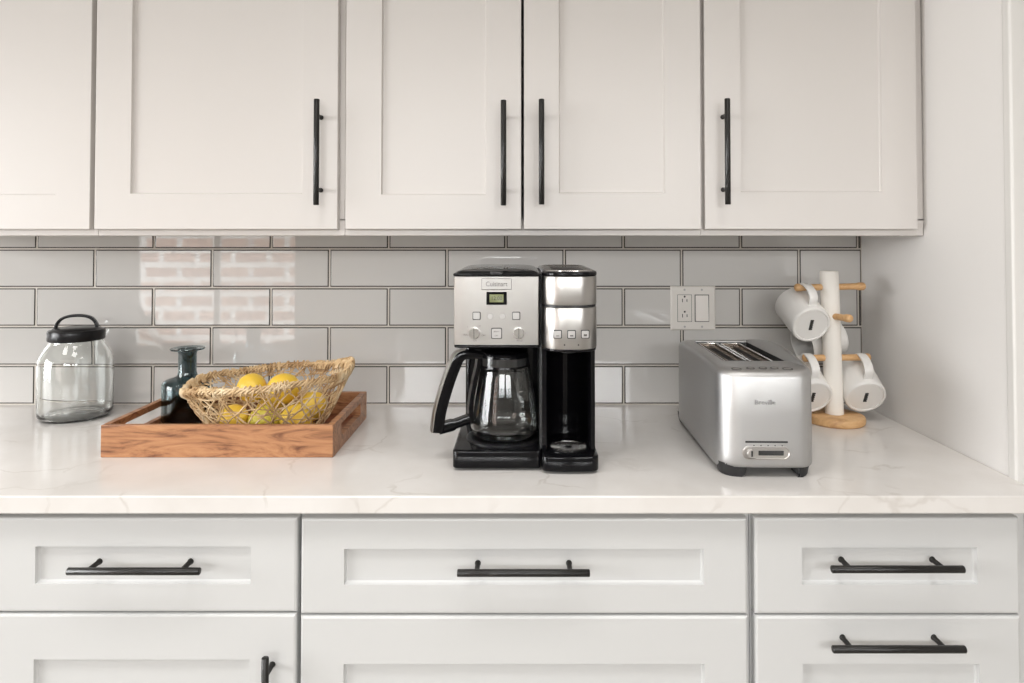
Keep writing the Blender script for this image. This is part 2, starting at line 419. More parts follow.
base('white base cabinet with stacked drawers at the right below the toaster', B2, B3, [
    ('drawer', bx_(755), bx_(1020), zd1, zt0, bx_(802), bx_(977.5), Z(584.5, BD), Z(547.5, BD), (False, hb(830.5, 965, 569.3))),
    ('drawer', bx_(755), bx_(1020), .50, zd2, bx_(802), bx_(978), .57, Z(664, BD), (False, hb(831, 967, 649.3))),
    ('drawer', bx_(755), bx_(1020), zlow, .497, bx_(802), bx_(978), zlow+.07, .427, None)])
bm = nb(); box(bm, B3+.0004, RX-.0006, -BF, 0, 0, TOP-.0305)
f_ = link('filler_strip', bm, M['base_cabinet']); tag(f_, 'narrow white filler strip between the right drawers and the wall', 'filler strip')
bm = nb(); box(bm, -1.749, xl-.0045, -BD, -.001, 0.001, TOP-.0305)
f_ = link('end_panel_block', bm, M['base_cabinet']); f_.name = 'side_cabinet'; tag(f_, 'plain white cabinet beyond the left picture edge under the countertop', 'cabinet')

# ------------------------------------------------------------------ outlet and switch
p0, p1 = at(670.2, 286, .0085), at(715.2, 330, .0085)
cx, cz = (p0.x+p1.x)/2, (p0.z+p1.z)/2; hw, hh = (p1.x-p0.x)/2, (p0.z-p1.z)/2
t = thing('wall_plate', (cx, -.0082, cz), 'white two-gang wall plate with outlet and rocker switch on the grey tiles', 'outlet')
bm = nb(); 
def RR(w_, h_, y): return [(-w_, y, -h_), (w_, y, -h_), (w_, y, h_), (-w_, y, h_)]
loft(bm, [RR(hw, hh, 0), RR(hw, hh, -.003), RR(hw-.003, hh-.003, -.006)]); link('plate', bm, M['white_plastic'], t)
def sub(o, parent): return o
ox = hw*.385
bm = nb(); box(bm, -ox-.0175, -ox+.0175, -.0075, -.0055, -.034, .034)
rc = link('receptacle', bm, M['white_plastic'], t, bevel=.0008)
for s in (-1, 1):
    bm = nb(); zc = s*.0195
    box(bm, -ox-.0068, -ox-.0048, -.0078, -.007, zc-.005+.001, zc+.005)
    box(bm, -ox+.0048, -ox+.0068, -.0078, -.007, zc-.004+.001, zc+.004)
    lathe(bm, [(.0026, 0), (.0026, .0008)], (-ox, -.0078, zc+.0105), 12, ax='y')
    link('socket', bm, M['slot'], rc)
bm = nb(); box(bm, -ox-.0186, -ox+.0186, -.0063, -.0058, -.0351, .0351); box(bm, ox-.0186, ox+.0186, -.0063, -.0058, -.0351, .0351)  # dark grey outline around receptacle and rocker
link('insert_outline', bm, M['print'], t)
bm = nb(); loft(bm, [[(ox-.0165, -.006, -.033), (ox+.0165, -.006, -.033), (ox+.0165, -.006, .033), (ox-.0165, -.006, .033)],
                     [(ox-.0165, -.0105, -.033), (ox+.0165, -.0105, -.033), (ox+.0165, -.0068, .033), (ox-.0165, -.0068, .033)]])
link('rocker_switch', bm, M['white_plastic2'], t, bevel=.0008)
for sx in (-ox, ox):
    for sz in (-1, 1):
        bm = nb(); lathe(bm, [(.0028, 0), (.0028, .0012)], (sx, -.0067, sz*.0475), 12, ax='y'); link('screw', bm, M['button'], t)

# ------------------------------------------------------------------ coffee maker
t = thing('coffee_maker', (0, -.37, TOP), 'black and brushed steel two-way coffee maker at the centre of the counter', 'coffee maker')
T0 = Matrix.Translation(-Vector(t.location))
def cm(name, bm, m, parent=None, **k):
    o = link(name, bm, m, parent or t, **k)
    if parent is None: o.matrix_parent_inverse = T0
    return o
FL, FR = .512, .528; BK = .235
L0, L1 = X(452.3, 460, FL), X(540.6, 460, FL)
R0, R1 = X(542.0, 460, FR), X(599.2, 460, FR)
zb = TOP+.004; zpl = Z(451, FL)
bm = nb(); slab(bm, L0, L1, -FL, -BK, zb, zpl, (.012, .006, .02, .02), .003)
base_l = cm('brewer_base', bm, M['black'], smooth=True)
for q in ((L0+.02, -.49), (L1-.02, -.49), (L0+.03, -.26), (R1-.02, -.50), (R1-.03, -.26)):
    bm = nb(); lathe(bm, [(.008, 0), (.008, .0045)], (q[0], q[1], TOP), 12); cm('rubber_foot', bm, M['matte_black'])
CC = Vector((X(504.3, 400, .426), -.424, 0))   # carafe axis
zw = zpl+.004
bm = nb(); lathe(bm, [(.074, zpl-.001), (.074, zpl+.003), (.068, zw), (.064, zw), (.062, zw-.001), (1e-5, zw-.001)], (CC.x, CC.y, 0), 48)
cm('warming_plate', bm, M['lidblack'], smooth=True)
zr = Z(456.5, FR)
bm = nb(); slab(bm, R0, R1, -FR, -BK, zb, zr, (.012, .014, .02, .004), .003, bulge=.004)
cm('cup_base', bm, M['black'], smooth=True)
cup = at(568.5, 446, .475); cup.z = zr
bm = nb(); lathe(bm, [(.041, -.001), (.041, .002), (.039, .003), (.037, .002), (1e-5, .002)], cup, 40)
tray_ = cm('drip_tray', bm, M['black'], smooth=True)
bm = nb(); rr_ = .0375
for k in range(13):
    for j in range(13):
        x_, y_ = (k-6)*.0058 + (.0029 if j % 2 else 0), (j-6)*.0052
        if .0075 < math.hypot(x_, y_) < rr_-.002: lathe(bm, [(.0021, 0), (.0021, .0008)], (cup.x+x_, cup.y+y_, cup.z+.002), 6)
lathe(bm, [(.0335, 0), (.0372, 0), (.0372, .0012), (.0335, .0012)], (cup.x, cup.y, cup.z+.002), 40, closed=True)
link('drip_grate', bm, M['chrome'], tray_)
# rear columns
zh = Z(347, FL); zrh = Z(350, FR)
bm = nb(); slab(bm, L0+.010, L1, -.335, -BK, zpl-.003, zh+.01, (.01, .002, .02, .02), .002)
cm('water_column', bm, M['black'], smooth=True)
# right column with a hollow front
bm = nb(); ra, rb = R0+.0015, R1-.0035; yy0, yy1 = -.492, -BK; ring = []
ring += [(ra, yy1), (ra, yy0), (ra+.008, yy0-.003)]
for k in range(13):
    a = PI*k/12; cxm = (ra+rb)/2; hw_ = (rb-ra)/2-.009
    ring.append((cxm - hw_*math.cos(a), yy0 + .115*math.sin(a)**.7))
ring += [(rb-.008, yy0-.003), (rb, yy0), (rb, yy1)]
loft(bm, [[(x_, y_, z_) for x_, y_ in ring] for z_ in (zr-.003, zrh+.01)])
cm('cup_column', bm, M['black'], smooth=True, angle=35)
# left head
ztop = Z(273.8, FL); zpan = Z(276.0, FL)
bm = nb(); slab(bm, L0+.001, L1, -FL+.004, -BK, zh+.002, zpan+.002, (.010, .004, .02, .02), .002)
cm('brewer_head', bm, M['black'], smooth=True)
px0, px1 = X(453.8, 310, FL), X(538.6, 310, FL)
bm = nb(); rings = []
def panel_ring(i, y):
    z0, z1 = zh+.0035, zpan-.0005; out = []
    n = 10
    for k in range(n+1): 
        u = k/n; x_ = px0+i+(px1-px0-2*i)*u; out.append((x_, y-.004*(1-(2*u-1)**4), z0+i))
    for k in range(n+1):
        u = 1-k/n; x_ = px0+i+(px1-px0-2*i)*u; out.append((x_, y-.004*(1-(2*u-1)**4), z1-i))
    return out
RR_ = [panel_ring(0, -FL+.006), panel_ring(0, -FL+.002), panel_ring(.0008, -FL+.0008)]
R_ = loft(bm, RR_, cap1=False)
top = R_[-1]; n_ = 11
for k in range(n_-1): bm.faces.new((top[k], top[k+1], top[2*n_-2-k], top[2*n_-1-k]))
panel = cm('control_panel', bm, M['steel'], smooth=True); panel['label'] = 'brushed steel control panel'
bm = nb(); slab(bm, L0, L1+.0005, -FL-.0035, -BK-.002, zpan-.001, ztop+.001, (.012, .006, .03, .03), .003, bulge=.002)
rings = [rrect(L0+.004, L1-.003, -FL, -BK-.004, ztop+.001+h_, (.012, .008, .03, .03), 8, 0, i_) for h_, i_ in ((-.001, 0), (.003, .004), (.0055, .015), (.007, .04))]
loft(bm, rings)
lid = cm('reservoir_lid', bm, M['black'], smooth=True)
bm = nb(); slab(bm, (L0+L1)/2-.012, (L0+L1)/2+.012, -FL-.006, -FL+.02, ztop-.001, ztop+.004, .004, .001)
cm('lid_tab', bm, M['matte_black'], smooth=True)
bm = nb(); slab(bm, L0+.002, L1-.001, -FL-.001, -.40, zh-.002, zh+.003, (.012, .006, .01, .01), .002)
cm('head_rim', bm, M['black'], smooth=True)
# filter basket underside
bm = nb(); lathe(bm, [(.050, zh-.006), (.054, zh+.004)], (CC.x, CC.y, 0), 32); cm('filter_basket', bm, M['matte_black'], smooth=True)
# right head
def rhead(name, z0, z1, m, ins=0, e=.0015, parent=None, f=0):
    bm = nb(); slab(bm, R0+.001+ins, R1-.0005-ins, -FR+.001+ins-f, -BK-.005, z0, z1, (.034, .034, .03, .01), e, bulge=.006, n=10)
    return cm(name, bm, m, parent, smooth=True, angle=50)
z305, z308, ztr = Z(305.3, FR), Z(307.8, FR), Z(276.5, FR)
rhead('cup_head', zrh+.001, z308, M['steel'])['label'] = 'brushed steel lower head'
rhead('head_seam', z308-.001, z305+.001, M['matte_black'], .0015)
rhead('cup_head_top', z305, ztr, M['steel'])['label'] = 'brushed steel flip-up head'
rhead('cup_head_rim', zrh-.004, zrh+.0015, M['black'], .0008)
rhead('cup_lid', ztr-.001, ztr+.009, M['black'], -.0005, .004)
zl_ = ztr+.009
bm = nb(); loft(bm, [rrect(R0+.006, R1-.006, -FR+.012, -BK-.02, zl_+h_, (.034, .034, .03, .02), 10, .005, i_) for h_, i_ in ((-.002, 0), (.001, .0015), (.0022, .006), (.001, .012), (-.001, .02))])
cm('lid_trim', bm, M['chrome'], smooth=True)['label'] = 'shiny silver lid trim'
bm = nb(); box(bm, L1-.001, R0+.003, -.49, -BK-.004, zpl-.002, ztop-.001); cm('centre_spine', bm, M['matte_black'])
bm = nb(); lathe(bm, [(.016, zrh-.012), (.019, zrh)], ((R0+R1)/2, -.475, 0), 24); cm('cup_spout', bm, M['matte_black'], smooth=True)
# panel furniture -- panel surface y at px
def py(x): 
    u = (x-px0)/(px1-px0); return -FL+.0008-.004*(1-(2*u-1)**4)
def P(x, y): q = at(x, y, FL+.003); return (q.x, py(q.x), q.z)
def plate(name, c, w_, h_, th, m, parent, r=None, ch=.0006):
    bm = nb(); x_, y_, z_ = c
    rings = []
    for i_, yy in ((0, y_+.0005), (0, y_-th+ch), (ch, y_-th)):
        ring = rrect(x_-w_, x_+w_, z_-h_, z_+h_, 0, r or min(w_, h_)*.25, 4, 0, i_); rings.append([(q[0], yy, q[1]) for q in ring])
    loft(bm, rings); return link(name, bm, m, parent, smooth=True)
def dial(name, c, r, th, m, parent, n=28):
    bm = nb(); lathe(bm, [(r, .0005), (r, -th+.0006), (r-.0006, -th), (1e-5, -th)], c, n, ax='y'); return link(name, bm, m, parent, smooth=True)
plate('badge_edge', P(496.6, 284.1), .0278, .0106, .0014, M['print2'], panel, .001)
bd = plate('name_badge', P(496.6, 284.1), .0270, .0098, .0022, M['emboss'], panel, .001); bd['label'] = 'silver name badge'
q = P(496.6, 284.1); text_front('lettering', 'Cuisinart', .0125, (q[0], q[1]-.0024, q[2]), M['print2'], panel, .0003, .88)
q = P(496.6, 298.3); plate('display', q, .0190, .0120, .0016, M['black'], panel, .001)
plate('display_screen', (q[0], q[1]-.0016, q[2]), .0132, .0076, .0004, M['lcd'], panel, .0003)
text_front('display_digits', '12:00', .0095, (q[0], q[1]-.0022, q[2]), M['mark'], panel, .0001)
for (x_, y_, s_) in ((476.6, 315.8, .0062), (516.2, 315.8, .0062), (496.6, 333.3, .0088)):
    q = P(x_, y_); plate('button_surround', q, s_+.0013, s_+.0013, .0012, M['matte_black'], panel)
    plate('button', (q[0], q[1]-.0008, q[2]), s_, s_, .0016, M['button'], panel)
for k, s in enumerate(('BREW', 'OFF')):
    q = P(496.6, 331.5+4*k); text_front('button_lettering', s, .0040, (q[0], q[1]-.0026, q[2]), M['print'], panel, .0001)
for x_ in (490.2, 502.6):
    dial('round_button', P(x_, 316.3), .0052, .0018, M['button'], panel, 18)
for x_, y_ in ((474.3, 333), (518.7, 333)):
    q = P(x_, y_); kn = dial('knob', q, .0100, .010, M['chrome'], panel)
    bm = nb(); box(bm, q[0]-.0006, q[0]+.0006, q[1]-.0112, q[1]-.010, q[2]-.008, q[2]+.0098); link('knob_pointer', bm, M['print'], kn)
for x_, y_, s in ((466, 335, 'FULL'), (483.5, 335.5, 'OFF'), (475, 340.6, 'ON'), (519.5, 340.6, 'HI LO'), (467.5, 327, '•'), (479, 326, '1-4'), (519, 326.3, '–'), (525.5, 333.3, '•')):
    q = P(x_, y_); text_front('panel_lettering', s, .0042, (q[0], q[1]-.0003, q[2]), M['print'], panel, .0001)
# single-cup buttons on rounded front
def rhy(x): 
    u = (x-(R0+R1)/2)/((R1-R0-.0015)/2); y = -FR+.001 - .006*(1-u*u)
    e_ = abs(x-(R0+R1)/2) - ((R1-R0-.0015)/2-.034)
    if e_ > 0: y += .034-math.sqrt(max(.034**2-e_**2, 0))
    return y
for x_ in (557.6, 571.5, 585.3):
    q = at(x_, 334.3, FR+.005); c = (q.x, rhy(q.x)-.0004, q.z)
    plate('button_surround', c, .0078, .0078, .0022, M['matte_black'], t).matrix_parent_inverse = T0
    plate('button', (c[0], c[1]-.0014, c[2]), .0064, .0064, .0018, M['button'], t).matrix_parent_inverse = T0
    k = {557.6: .0014, 571.5: .0024, 585.3: .0036}[x_]
    bm = nb(); box(bm, c[0]-.0030, c[0]+.0030, c[1]-.0036, c[1]-.0030, c[2]-.0034, c[2]-.0034+k); cm('cup_icon', bm, M['print'])
for x_ in (564.5, 578.5):
    q = at(x_, 345, FR+.005); bm = nb(); lathe(bm, [(.0014, 0), (.0014, -.0012)], (q.x, rhy(q.x)+.0004, q.z), 10, ax='y'); cm('indicator_light', bm, M['mark'])

# carafe --------------------------------------------------------------
car = thing('coffee_carafe', (CC.x, CC.y, zw), 'empty glass coffee pot with black and steel handle, sitting in the coffee maker', 'carafe')
zc = .0006
outer = [(.0001, 0), (.050, 0), (.058, .003), (.0635, .010), (.0665, .020), (.0665, .032), (.0645, .050), (.0605, .075), (.0560, .100), (.0515, .122), (.0490, .132)]
inner = [(r-.0022, max(h, .003)) for r, h in outer[::-1] if r > .001] + [(.0001, .003)]
bm = nb(); lathe(bm, [(r, h+zc) for r, h in outer+inner], n=56)
link('glass_body', bm, M['glass'], car, smooth=True)
bm = nb(); lathe(bm, [(.0478, .1375), (.0485, .1375), (.0485, .139), (.0480, .140), (.0480, .160), (.0450, .166), (.020, .1675), (1e-5, .1675)], n=48)
link('carafe_lid', bm, M['black'], car, smooth=True)
bm = nb(); lathe(bm, [(.0480, .1415), (.0487, .1415), (.0487, .1565), (.0480, .1565)], n=48, closed=True); link('lid_sheen_band', bm, M['sheen_band'], car, smooth=True)  # band put in for the grey reflection along the black lid
hd = Vector((-math.cos(.30), -math.sin(.30), 0)); sd = Vector((math.sin(.30), -math.cos(.30), 0))
def hp(u, z): return hd*u + Vector((0, 0, z))
path = smoothpath([hp(.046, .160), hp(.075, .1635), hp(.092, .158), hp(.105, .132), hp(.118, .095), hp(.129, .055), hp(.134, .018)], 7)
n_ = len(path)
bm = nb(); strap(bm, path, sd, [.0115]*n_, [.0060 + .0045*min(1, k/(n_*.4)) for k in range(n_)])
strap(bm, smoothpath([hp(.132, .024), hp(.105, .029), hp(.080, .036), hp(.063, .040)], 5), sd, .0095, [.010]*6+[.008]*10)
strap(bm, smoothpath([hp(.066, .030), hp(.0695, .055), hp(.066, .085), hp(.060, .115), hp(.054, .140), hp(.052, .155)], 5), sd, .0105, .0045)
hdl = link('carafe_handle', bm, M['black'], car, smooth=True)
def off_path(pts, o):
    r = []
    for k, p in enumerate(pts):
        a = pts[max(k-1, 0)]; b = pts[min(k+1, len(pts)-1)]; tt = (b-a).normalized(); nn = tt.cross(sd).normalized()
        if nn.dot(hd) < 0: nn = -nn
        r.append(p + nn*o)
    return r
op = off_path(path, .0112)[9:]
bm = nb(); strap(bm, op, sd, .0105, .0016); 
link('handle_inlay', bm, M['steel'], hdl, smooth=True)['label'] = 'brushed steel strip'
bm = nb()
for k in range(9):
    z_ = .02+k*.0095; a0 = -PI/2+.55
    r_ = .0668 - max(0, z_-.032)*.148
    for i in range(3 if k % 2 else 5):
        a = a0 + i*.03; box(bm, r_*math.cos(a)-.0006, r_*math.cos(a)+.0006, r_*math.sin(a)-.0003, r_*math.sin(a), z_, z_+.0005)
link('cup_markings', bm, M['white_plastic'], car)

# ------------------------------------------------------------------ toaster
tx0, tx1 = .3645, .5375; ty0, ty1 = -.550, -.162; TH = .190
tcx = (tx0+tx1)/2
t = thing('toaster', (tcx, (ty0+ty1)/2, TOP), 'brushed silver toaster with two long slots standing lengthwise at the right of the counter', 'toaster')
T0 = Matrix.Translation(-Vector(t.location)); t.rotation_euler.z = -.022
def crown(p, amt):
    u = (p[1]-(ty0+ty1)/2)/((ty1-ty0)/2); e = max(0, (p[0]-tcx)/((tx1-tx0)/2)); w_ = .22 + .78*e if p[0] > tcx else .25
    return amt*w_*max(0, 1-u*u)
def body_ring(z, ins=0, amt=0, r=.030):
    out = rrect(tx0, tx1, ty0, ty1, TOP+z, (.040, .030, .034, .034), 8, .003, ins)
    for p in out:
        if z < .045:
            k = min(1, max(0, (ty0+.055-p[1])/.045)); k = k*k*(3-2*k)
            lo = .006+.0115*k; p[2] = TOP + lo + (z-.0)*(.045-lo)/.045
        p[2] += crown(p, amt)
    return out
ox0, ox1, oy0, oy1 = .401, .5265, -.440, -.180
def opening(z, i=0): return rrect(ox0, ox1, oy0, oy1, TOP+z, .006, 8, 0, i)
bm = nb()
loft(bm, [body_ring(0, .008), body_ring(.0015, .004), body_ring(.006, .001), body_ring(.014, 0), body_ring(.0445, 0), body_ring(.110, 0), body_ring(TH-.012, .0005, .027), body_ring(TH-.006, .0022, .027), body_ring(TH-.002, .0062, .025), body_ring(TH, .0095, .020),
          opening(TH+.0003), opening(TH-.001, .001), opening(TH-.016, .0015)])
cm('toaster_body', bm, M['steel_h'], smooth=True, angle=60)['label'] = 'brushed silver housing'
# raised side rails of the lid
for s, x_ in ((-1, .3905), (1, .5285)):
    pass
bm = nb(); box(bm, ox0+.0016, ox1-.0016, oy0+.0016, oy1-.0016, TOP+TH-.0158, TOP+TH-.0148)
loft(bm, [opening(TH-.0022, .0012), opening(TH-.0150, .0018), opening(TH-.0150, .0040), opening(TH-.0022, .0022)], closed=True)
well = cm('slot_well', bm, M['slot'])
# two slots
for k in (0, 1):
    w2 = .0215; cxs = ox0 + (ox1-ox0)*(.235 if k == 0 else .645); sy0, sy1 = oy0+.006, oy1-.014; zt_ = TOP+TH-.0148
    bm = nb(); rp = [Vector(p_) for p_ in rrect(cxs-w2, cxs+w2, sy0, sy1, zt_+.0110, .008, 6)]; rp = rp + [rp[0]]
    tube(bm, rp, .0015, 6)
    sf = cm('slot_frame', bm, M['chrome'], smooth=True)
    bm = nb(); loft(bm, [rrect(cxs-w2, cxs+w2, sy0, sy1, zt_+h_, .008, 6, 0, i_) for h_, i_ in ((.0002, .001), (.0100, .001), (.0100, .002), (.0002, .002))], closed=True)
    link('slot_wall', bm, M['steel_dark'], sf)
    bm = nb(); z_ = zt_+.0070
    for sx in (-1, 1):
        xw = cxs+sx*.0085
        tube(bm, [(xw, sy0+.006, z_), (xw, sy1-.006, z_)], .0011, 6)
        yy = sy0+.014
        while yy < sy1-.01:
            tube(bm, [(xw, yy, z_), (xw+sx*.007, yy, z_+.0006)], .0009, 5); yy += .017
    link('bread_guide', bm, M['steel_dark'], sf).matrix_parent_inverse = Matrix()
bm = nb(); slab(bm, tx0+.012, tx1-.012, ty0+.014, ty1-.01, TOP+.0195, TOP+.030, .02, .001); cm('toaster_base', bm, M['matte_black'], smooth=True)
for sx in (0, 1):
    for sy in (0, 1):
        bm = nb(); xa, xb = (tx0+.0015, tx0+.052) if sx == 0 else (tx1-.036, tx1-.004); yf = ty0+.004 if sy == 0 else ty1-.046
        xi = .008
        def fr(z, a_, b_, q): return [(p_[0], p_[1], TOP+z) for p_ in rrect(a_, b_, yf+q, yf+.04-q, 0, ((.030, .003, .003, .003) if sx == 0 else (.003, .024, .003, .003)) , 5)]
        loft(bm, [fr(0, xa+(.006 if sx == 0 else .010), xb-(.010 if sx == 0 else .006), .002), fr(.003, xa+.004, xb-.006 if sx == 0 else xb-.004, .001), fr(.0235, xa, xb, 0)])
        cm('foot', bm, M['matte_black'], smooth=True)
# five buttons
for px_, py_ in ((738.7, 369.3), (752.5, 368.5), (764.8, 368.2), (776.2, 368.2), (789.5, 369)):
    d_ = D - (CAMZ-TOP-TH)*F/(py_-HZ); q = at(px_, py_, d_)
    ax_ = .0088 if px_ in (738.7, 789.5) else .0070
    bm = nb(); lathe(bm, [(ax_+.0004, 0), (ax_+.0004, .0022), (ax_-.0014, .0022), (ax_-.0014, 0)], (q.x, q.y, TOP+TH+.0001), 24, closed=True)
    b_ = cm('button_ring', bm, M['print'], smooth=True)
    bm = nb(); lathe(bm, [(ax_-.0016, 0), (ax_-.0016, .0016), (ax_-.0024, .0020), (1e-5, .0020)], (q.x, q.y, TOP+TH+.0001), 24)
    cm('button', bm, M['steel_soft'], smooth=True)
# front furniture
def fy(x): u = (x-tcx)/((tx1-tx0)/2); return ty0-.003*(1-u*u)
def TP(x, y): q = at(x, y, -ty0+.003); return (q.x, fy(q.x), q.z)
q = TP(767.5, 402.5); o = text_front('lettering', 'Breville', .0125, (q[0], q[1]-.0006, q[2]), M['tlogo'], t, .0009, 1.0); o.matrix_parent_inverse = T0
q0, q1 = TP(748, 442), TP(790, 442); bm = nb()
box(bm, q0[0], q1[0], (q0[1]+q1[1])/2-.0012, (q0[1]+q1[1])/2+.003, q0[2]-.0016, q0[2]+.0016); cm('indicator_strip', bm, M['slot'])
for k in range(5):
    q = TP(756.5+7*k, 445.6); bm = nb(); lathe(bm, [(.0011, 0), (.0011, -.0008)], (q[0], q[1]+.0003, q[2]), 10, ax='y'); cm('setting_mark', bm, M['mark'])
q = TP(768.5, 452.8); 
def oval(c, w_, h_, y, n=10): return [(p_[0], y, p_[1]) for p_ in rrect(c[0]-w_, c[0]+w_, c[2]-h_, c[2]+h_, 0, h_*.98, n)]
bm = nb(); loft(bm, [oval(q, .0425, .0120, q[1]+.002), oval(q, .0425, .0120, q[1]-.0022), oval(q, .0408, .0104, q[1]-.003), oval(q, .0395, .0090, q[1]-.0015), oval(q, .0395, .009, q[1]-.0012)])
sl = cm('browning_slider', bm, M['steel_soft'], smooth=True)
bm = nb(); box(bm, q[0]-.014, q[0]+.031, q[1]-.0024, q[1]-.0010, q[2]-.0042, q[2]+.0042); link('slider_slot', bm, M['slot'], sl, bevel=.001)
bm = nb(); lathe(bm, [(.0078, 0), (.0078, -.005), (.0068, -.006), (1e-5, -.006)], (q[0]-.0270, q[1]-.001, q[2]), 24, ax='y'); link('slider_knob', bm, M['steel_soft'], sl, smooth=True)
bm = nb(); box(bm, q[0]-.0285, q[0]-.0255, q[1]-.0076, q[1]-.0068, q[2]-.005, q[2]+.005); link('slider_mark', bm, M['mark'], sl)

# ------------------------------------------------------------------ mug tree and mugs
pc = Vector((.7375, -.172, TOP))
t = thing('mug_tree', pc, 'white mug tree with wooden pegs and round wooden base in the right corner', 'mug rack')
bm = nb(); lathe(bm, [(.062, 0), (.0655, .003), (.0665, .010), (.0645, .017), (.058, .020), (1e-5, .020)], n=48); link('base', bm, M['oak'], t, smooth=True)
bm = nb(); hgt = .353; lean = -.010
rings = [circle((lean*z_/hgt, 0, z_), r_, 32) for r_, z_ in ((.0205, .019), (.0205, .1), (.0207, .25), (.0205, hgt-.002), (.0190, hgt))]
loft(bm, rings); link('post', bm, M['post'], t, smooth=True)
zt1, zt2, zt3 = Z(287.3, .172)-TOP, Z(316.5, .19)-TOP, Z(357.8, .172)-TOP
def dowel(p, q):
    p, q = Vector(p), Vector(q); bm = nb(); d = q-p; k = [0, .01, .03, .09, .14, .5, .86, .91, .97, .99, 1]
    r = [.004, .0072, .0092, .0092, .0076, .0074, .0076, .0092, .0092, .0072, .004]
    tube(bm, [p+d*u for u in k], r, 16); return link('peg', bm, M['oak'], t, smooth=True)
dowel((-.090, .004, zt1-.001), (.072, -.006, zt1+.003))
dowel((-.075, -.002, zt3), (.086, .002, zt3+.001))
dowel((-.045, .085, zt2), (.012, -.062, zt2))
ML, MR = .098, .0460
def make_mug():
    root = bpy.data.objects.new('mug', None); C.objects.link(root); root.empty_display_size = .03
    bm = nb()
    lathe(bm, [(1e-5, .0022), (MR-.008, .0022), (MR-.0065, 0), (MR-.003, .0004), (MR-.0008, .003), (MR, .007), (MR, ML-.001), (MR-.001, ML), (MR-.003, ML-.001), (MR-.0035, .008), (MR-.008, .006), (1e-5, .006)], n=48)
    link('mug_body', bm, M['ceramic'], root, smooth=True)
    bm = nb(); hpts = smoothpath([(MR-.003, 0, .016), (MR+.015, 0, .017), (MR+.0255, 0, .028), (MR+.029, 0, .048), (MR+.0255, 0, .068), (MR+.014, 0, .080), (MR-.003, 0, .081)], 6)
    strap(bm, hpts, (0, 1, 0), .0098, .0024); link('handle', bm, M['ceramic'], root, smooth=True)
    bm = nb(); 
    box(bm, -.0135, .0135, -.0036, .0030, .0014, .0023)
    for i in range(5): box(bm, -.0130+.0056*i, -.0098+.0056*i, .0030, .0044, .0014, .0023)
    link('maker_stamp', bm, M['mark'], root)['label'] = 'small black stamp on the mug bottom'
    return root
def copy_tree(o):
    c = o.copy(); C.objects.link(c)
    for ch in list(o.children):
        d = ch.copy(); C.objects.link(d); d.parent = c
    return c
mug0 = make_mug()
def hang(o, p, a, up, lbl, along=.048):
    a = Vector(a).normalized(); up = Vector(up); up = (up - a*up.dot(a)).normalized(); y = a.cross(up)
    p = Vector(p); org = p - up*(MR+.0175) - a*along
    R = Matrix((up, y, a)).transposed().to_4x4()
    o.matrix_world = Matrix.Translation(org) @ R
    tag(o, lbl, 'mug', 'white mugs hanging on the mug tree')
g1 = TOP+zt1; g3 = TOP+zt3; g2 = TOP+zt2
hang(mug0, (.669, -.172, g1), (-.06, .86, .40), (0, 0, 1), 'white mug hanging from the top left peg of the mug tree', .066)
m2 = copy_tree(mug0); hang(m2, (.675, -.172, g3), (-.03, .87, .48), (0, 0, 1), 'white mug on the lower left peg, partly hidden by the toaster', .066)
m3 = copy_tree(mug0); hang(m3, (.801, -.172, g3), (.05, .84, .50), (0, 0, 1), 'white mug on the lower right peg beside the wall', .066)
m4 = copy_tree(mug0); hang(m4, (.716, -.104, g2-.008), (-.93, -.20, -.20), (0, 0, 1), 'white mug hanging behind the post of the mug tree', .055)

# ------------------------------------------------------------------ tray
fl = at(100.3, 456.3, .434); fr_ = at(332.8, 456.3, .434)
tx0, tx1, ty0, ty1 = fl.x, fr_.x, -.434, -.135; TZ = TOP; th = .063; w_ = .012
t = thing('serving_tray', ((tx0+tx1)/2, (ty0+ty1)/2, TZ), 'rectangular wooden serving tray with cut-out handles, holding the basket and bottle', 'tray')
T0 = Matrix.Translation(-Vector(t.location))
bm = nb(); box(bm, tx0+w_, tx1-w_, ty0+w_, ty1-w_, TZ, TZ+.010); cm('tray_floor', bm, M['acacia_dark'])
bm = nb(); box(bm, tx0, tx1, ty0, ty0+w_, TZ, TZ+th); cm('long_side', bm, M['acacia'], bevel=.0012)
bm = nb(); box(bm, tx0, tx1, ty1-w_, ty1, TZ, TZ+th); cm('long_side', bm, M['acacia'], bevel=.0012)
for s in (0, 1):
    xa = tx0 if s == 0 else tx1-w_; bm = nb(); yc = (ty0+ty1)/2; a0, a1 = ty0+w_, ty1-w_
    o_ = [(a0, TZ), (a1, TZ), (a1, TZ+th), (a0, TZ+th)]
    hh0, hh1, hz0, hz1 = yc-.085, yc+.085, TZ+.024, TZ+.050
    box(bm, xa, xa+w_, a0, hh0, TZ, TZ+th); box(bm, xa, xa+w_, hh1, a1, TZ, TZ+th)
    box(bm, xa, xa+w_, hh0, hh1, TZ, hz0); box(bm, xa, xa+w_, hh0, hh1, hz1, TZ+th)
    bmesh.ops.remove_doubles(bm, verts=bm.verts, dist=1e-6)
    cm('short_side', bm, M['acacia'])
    
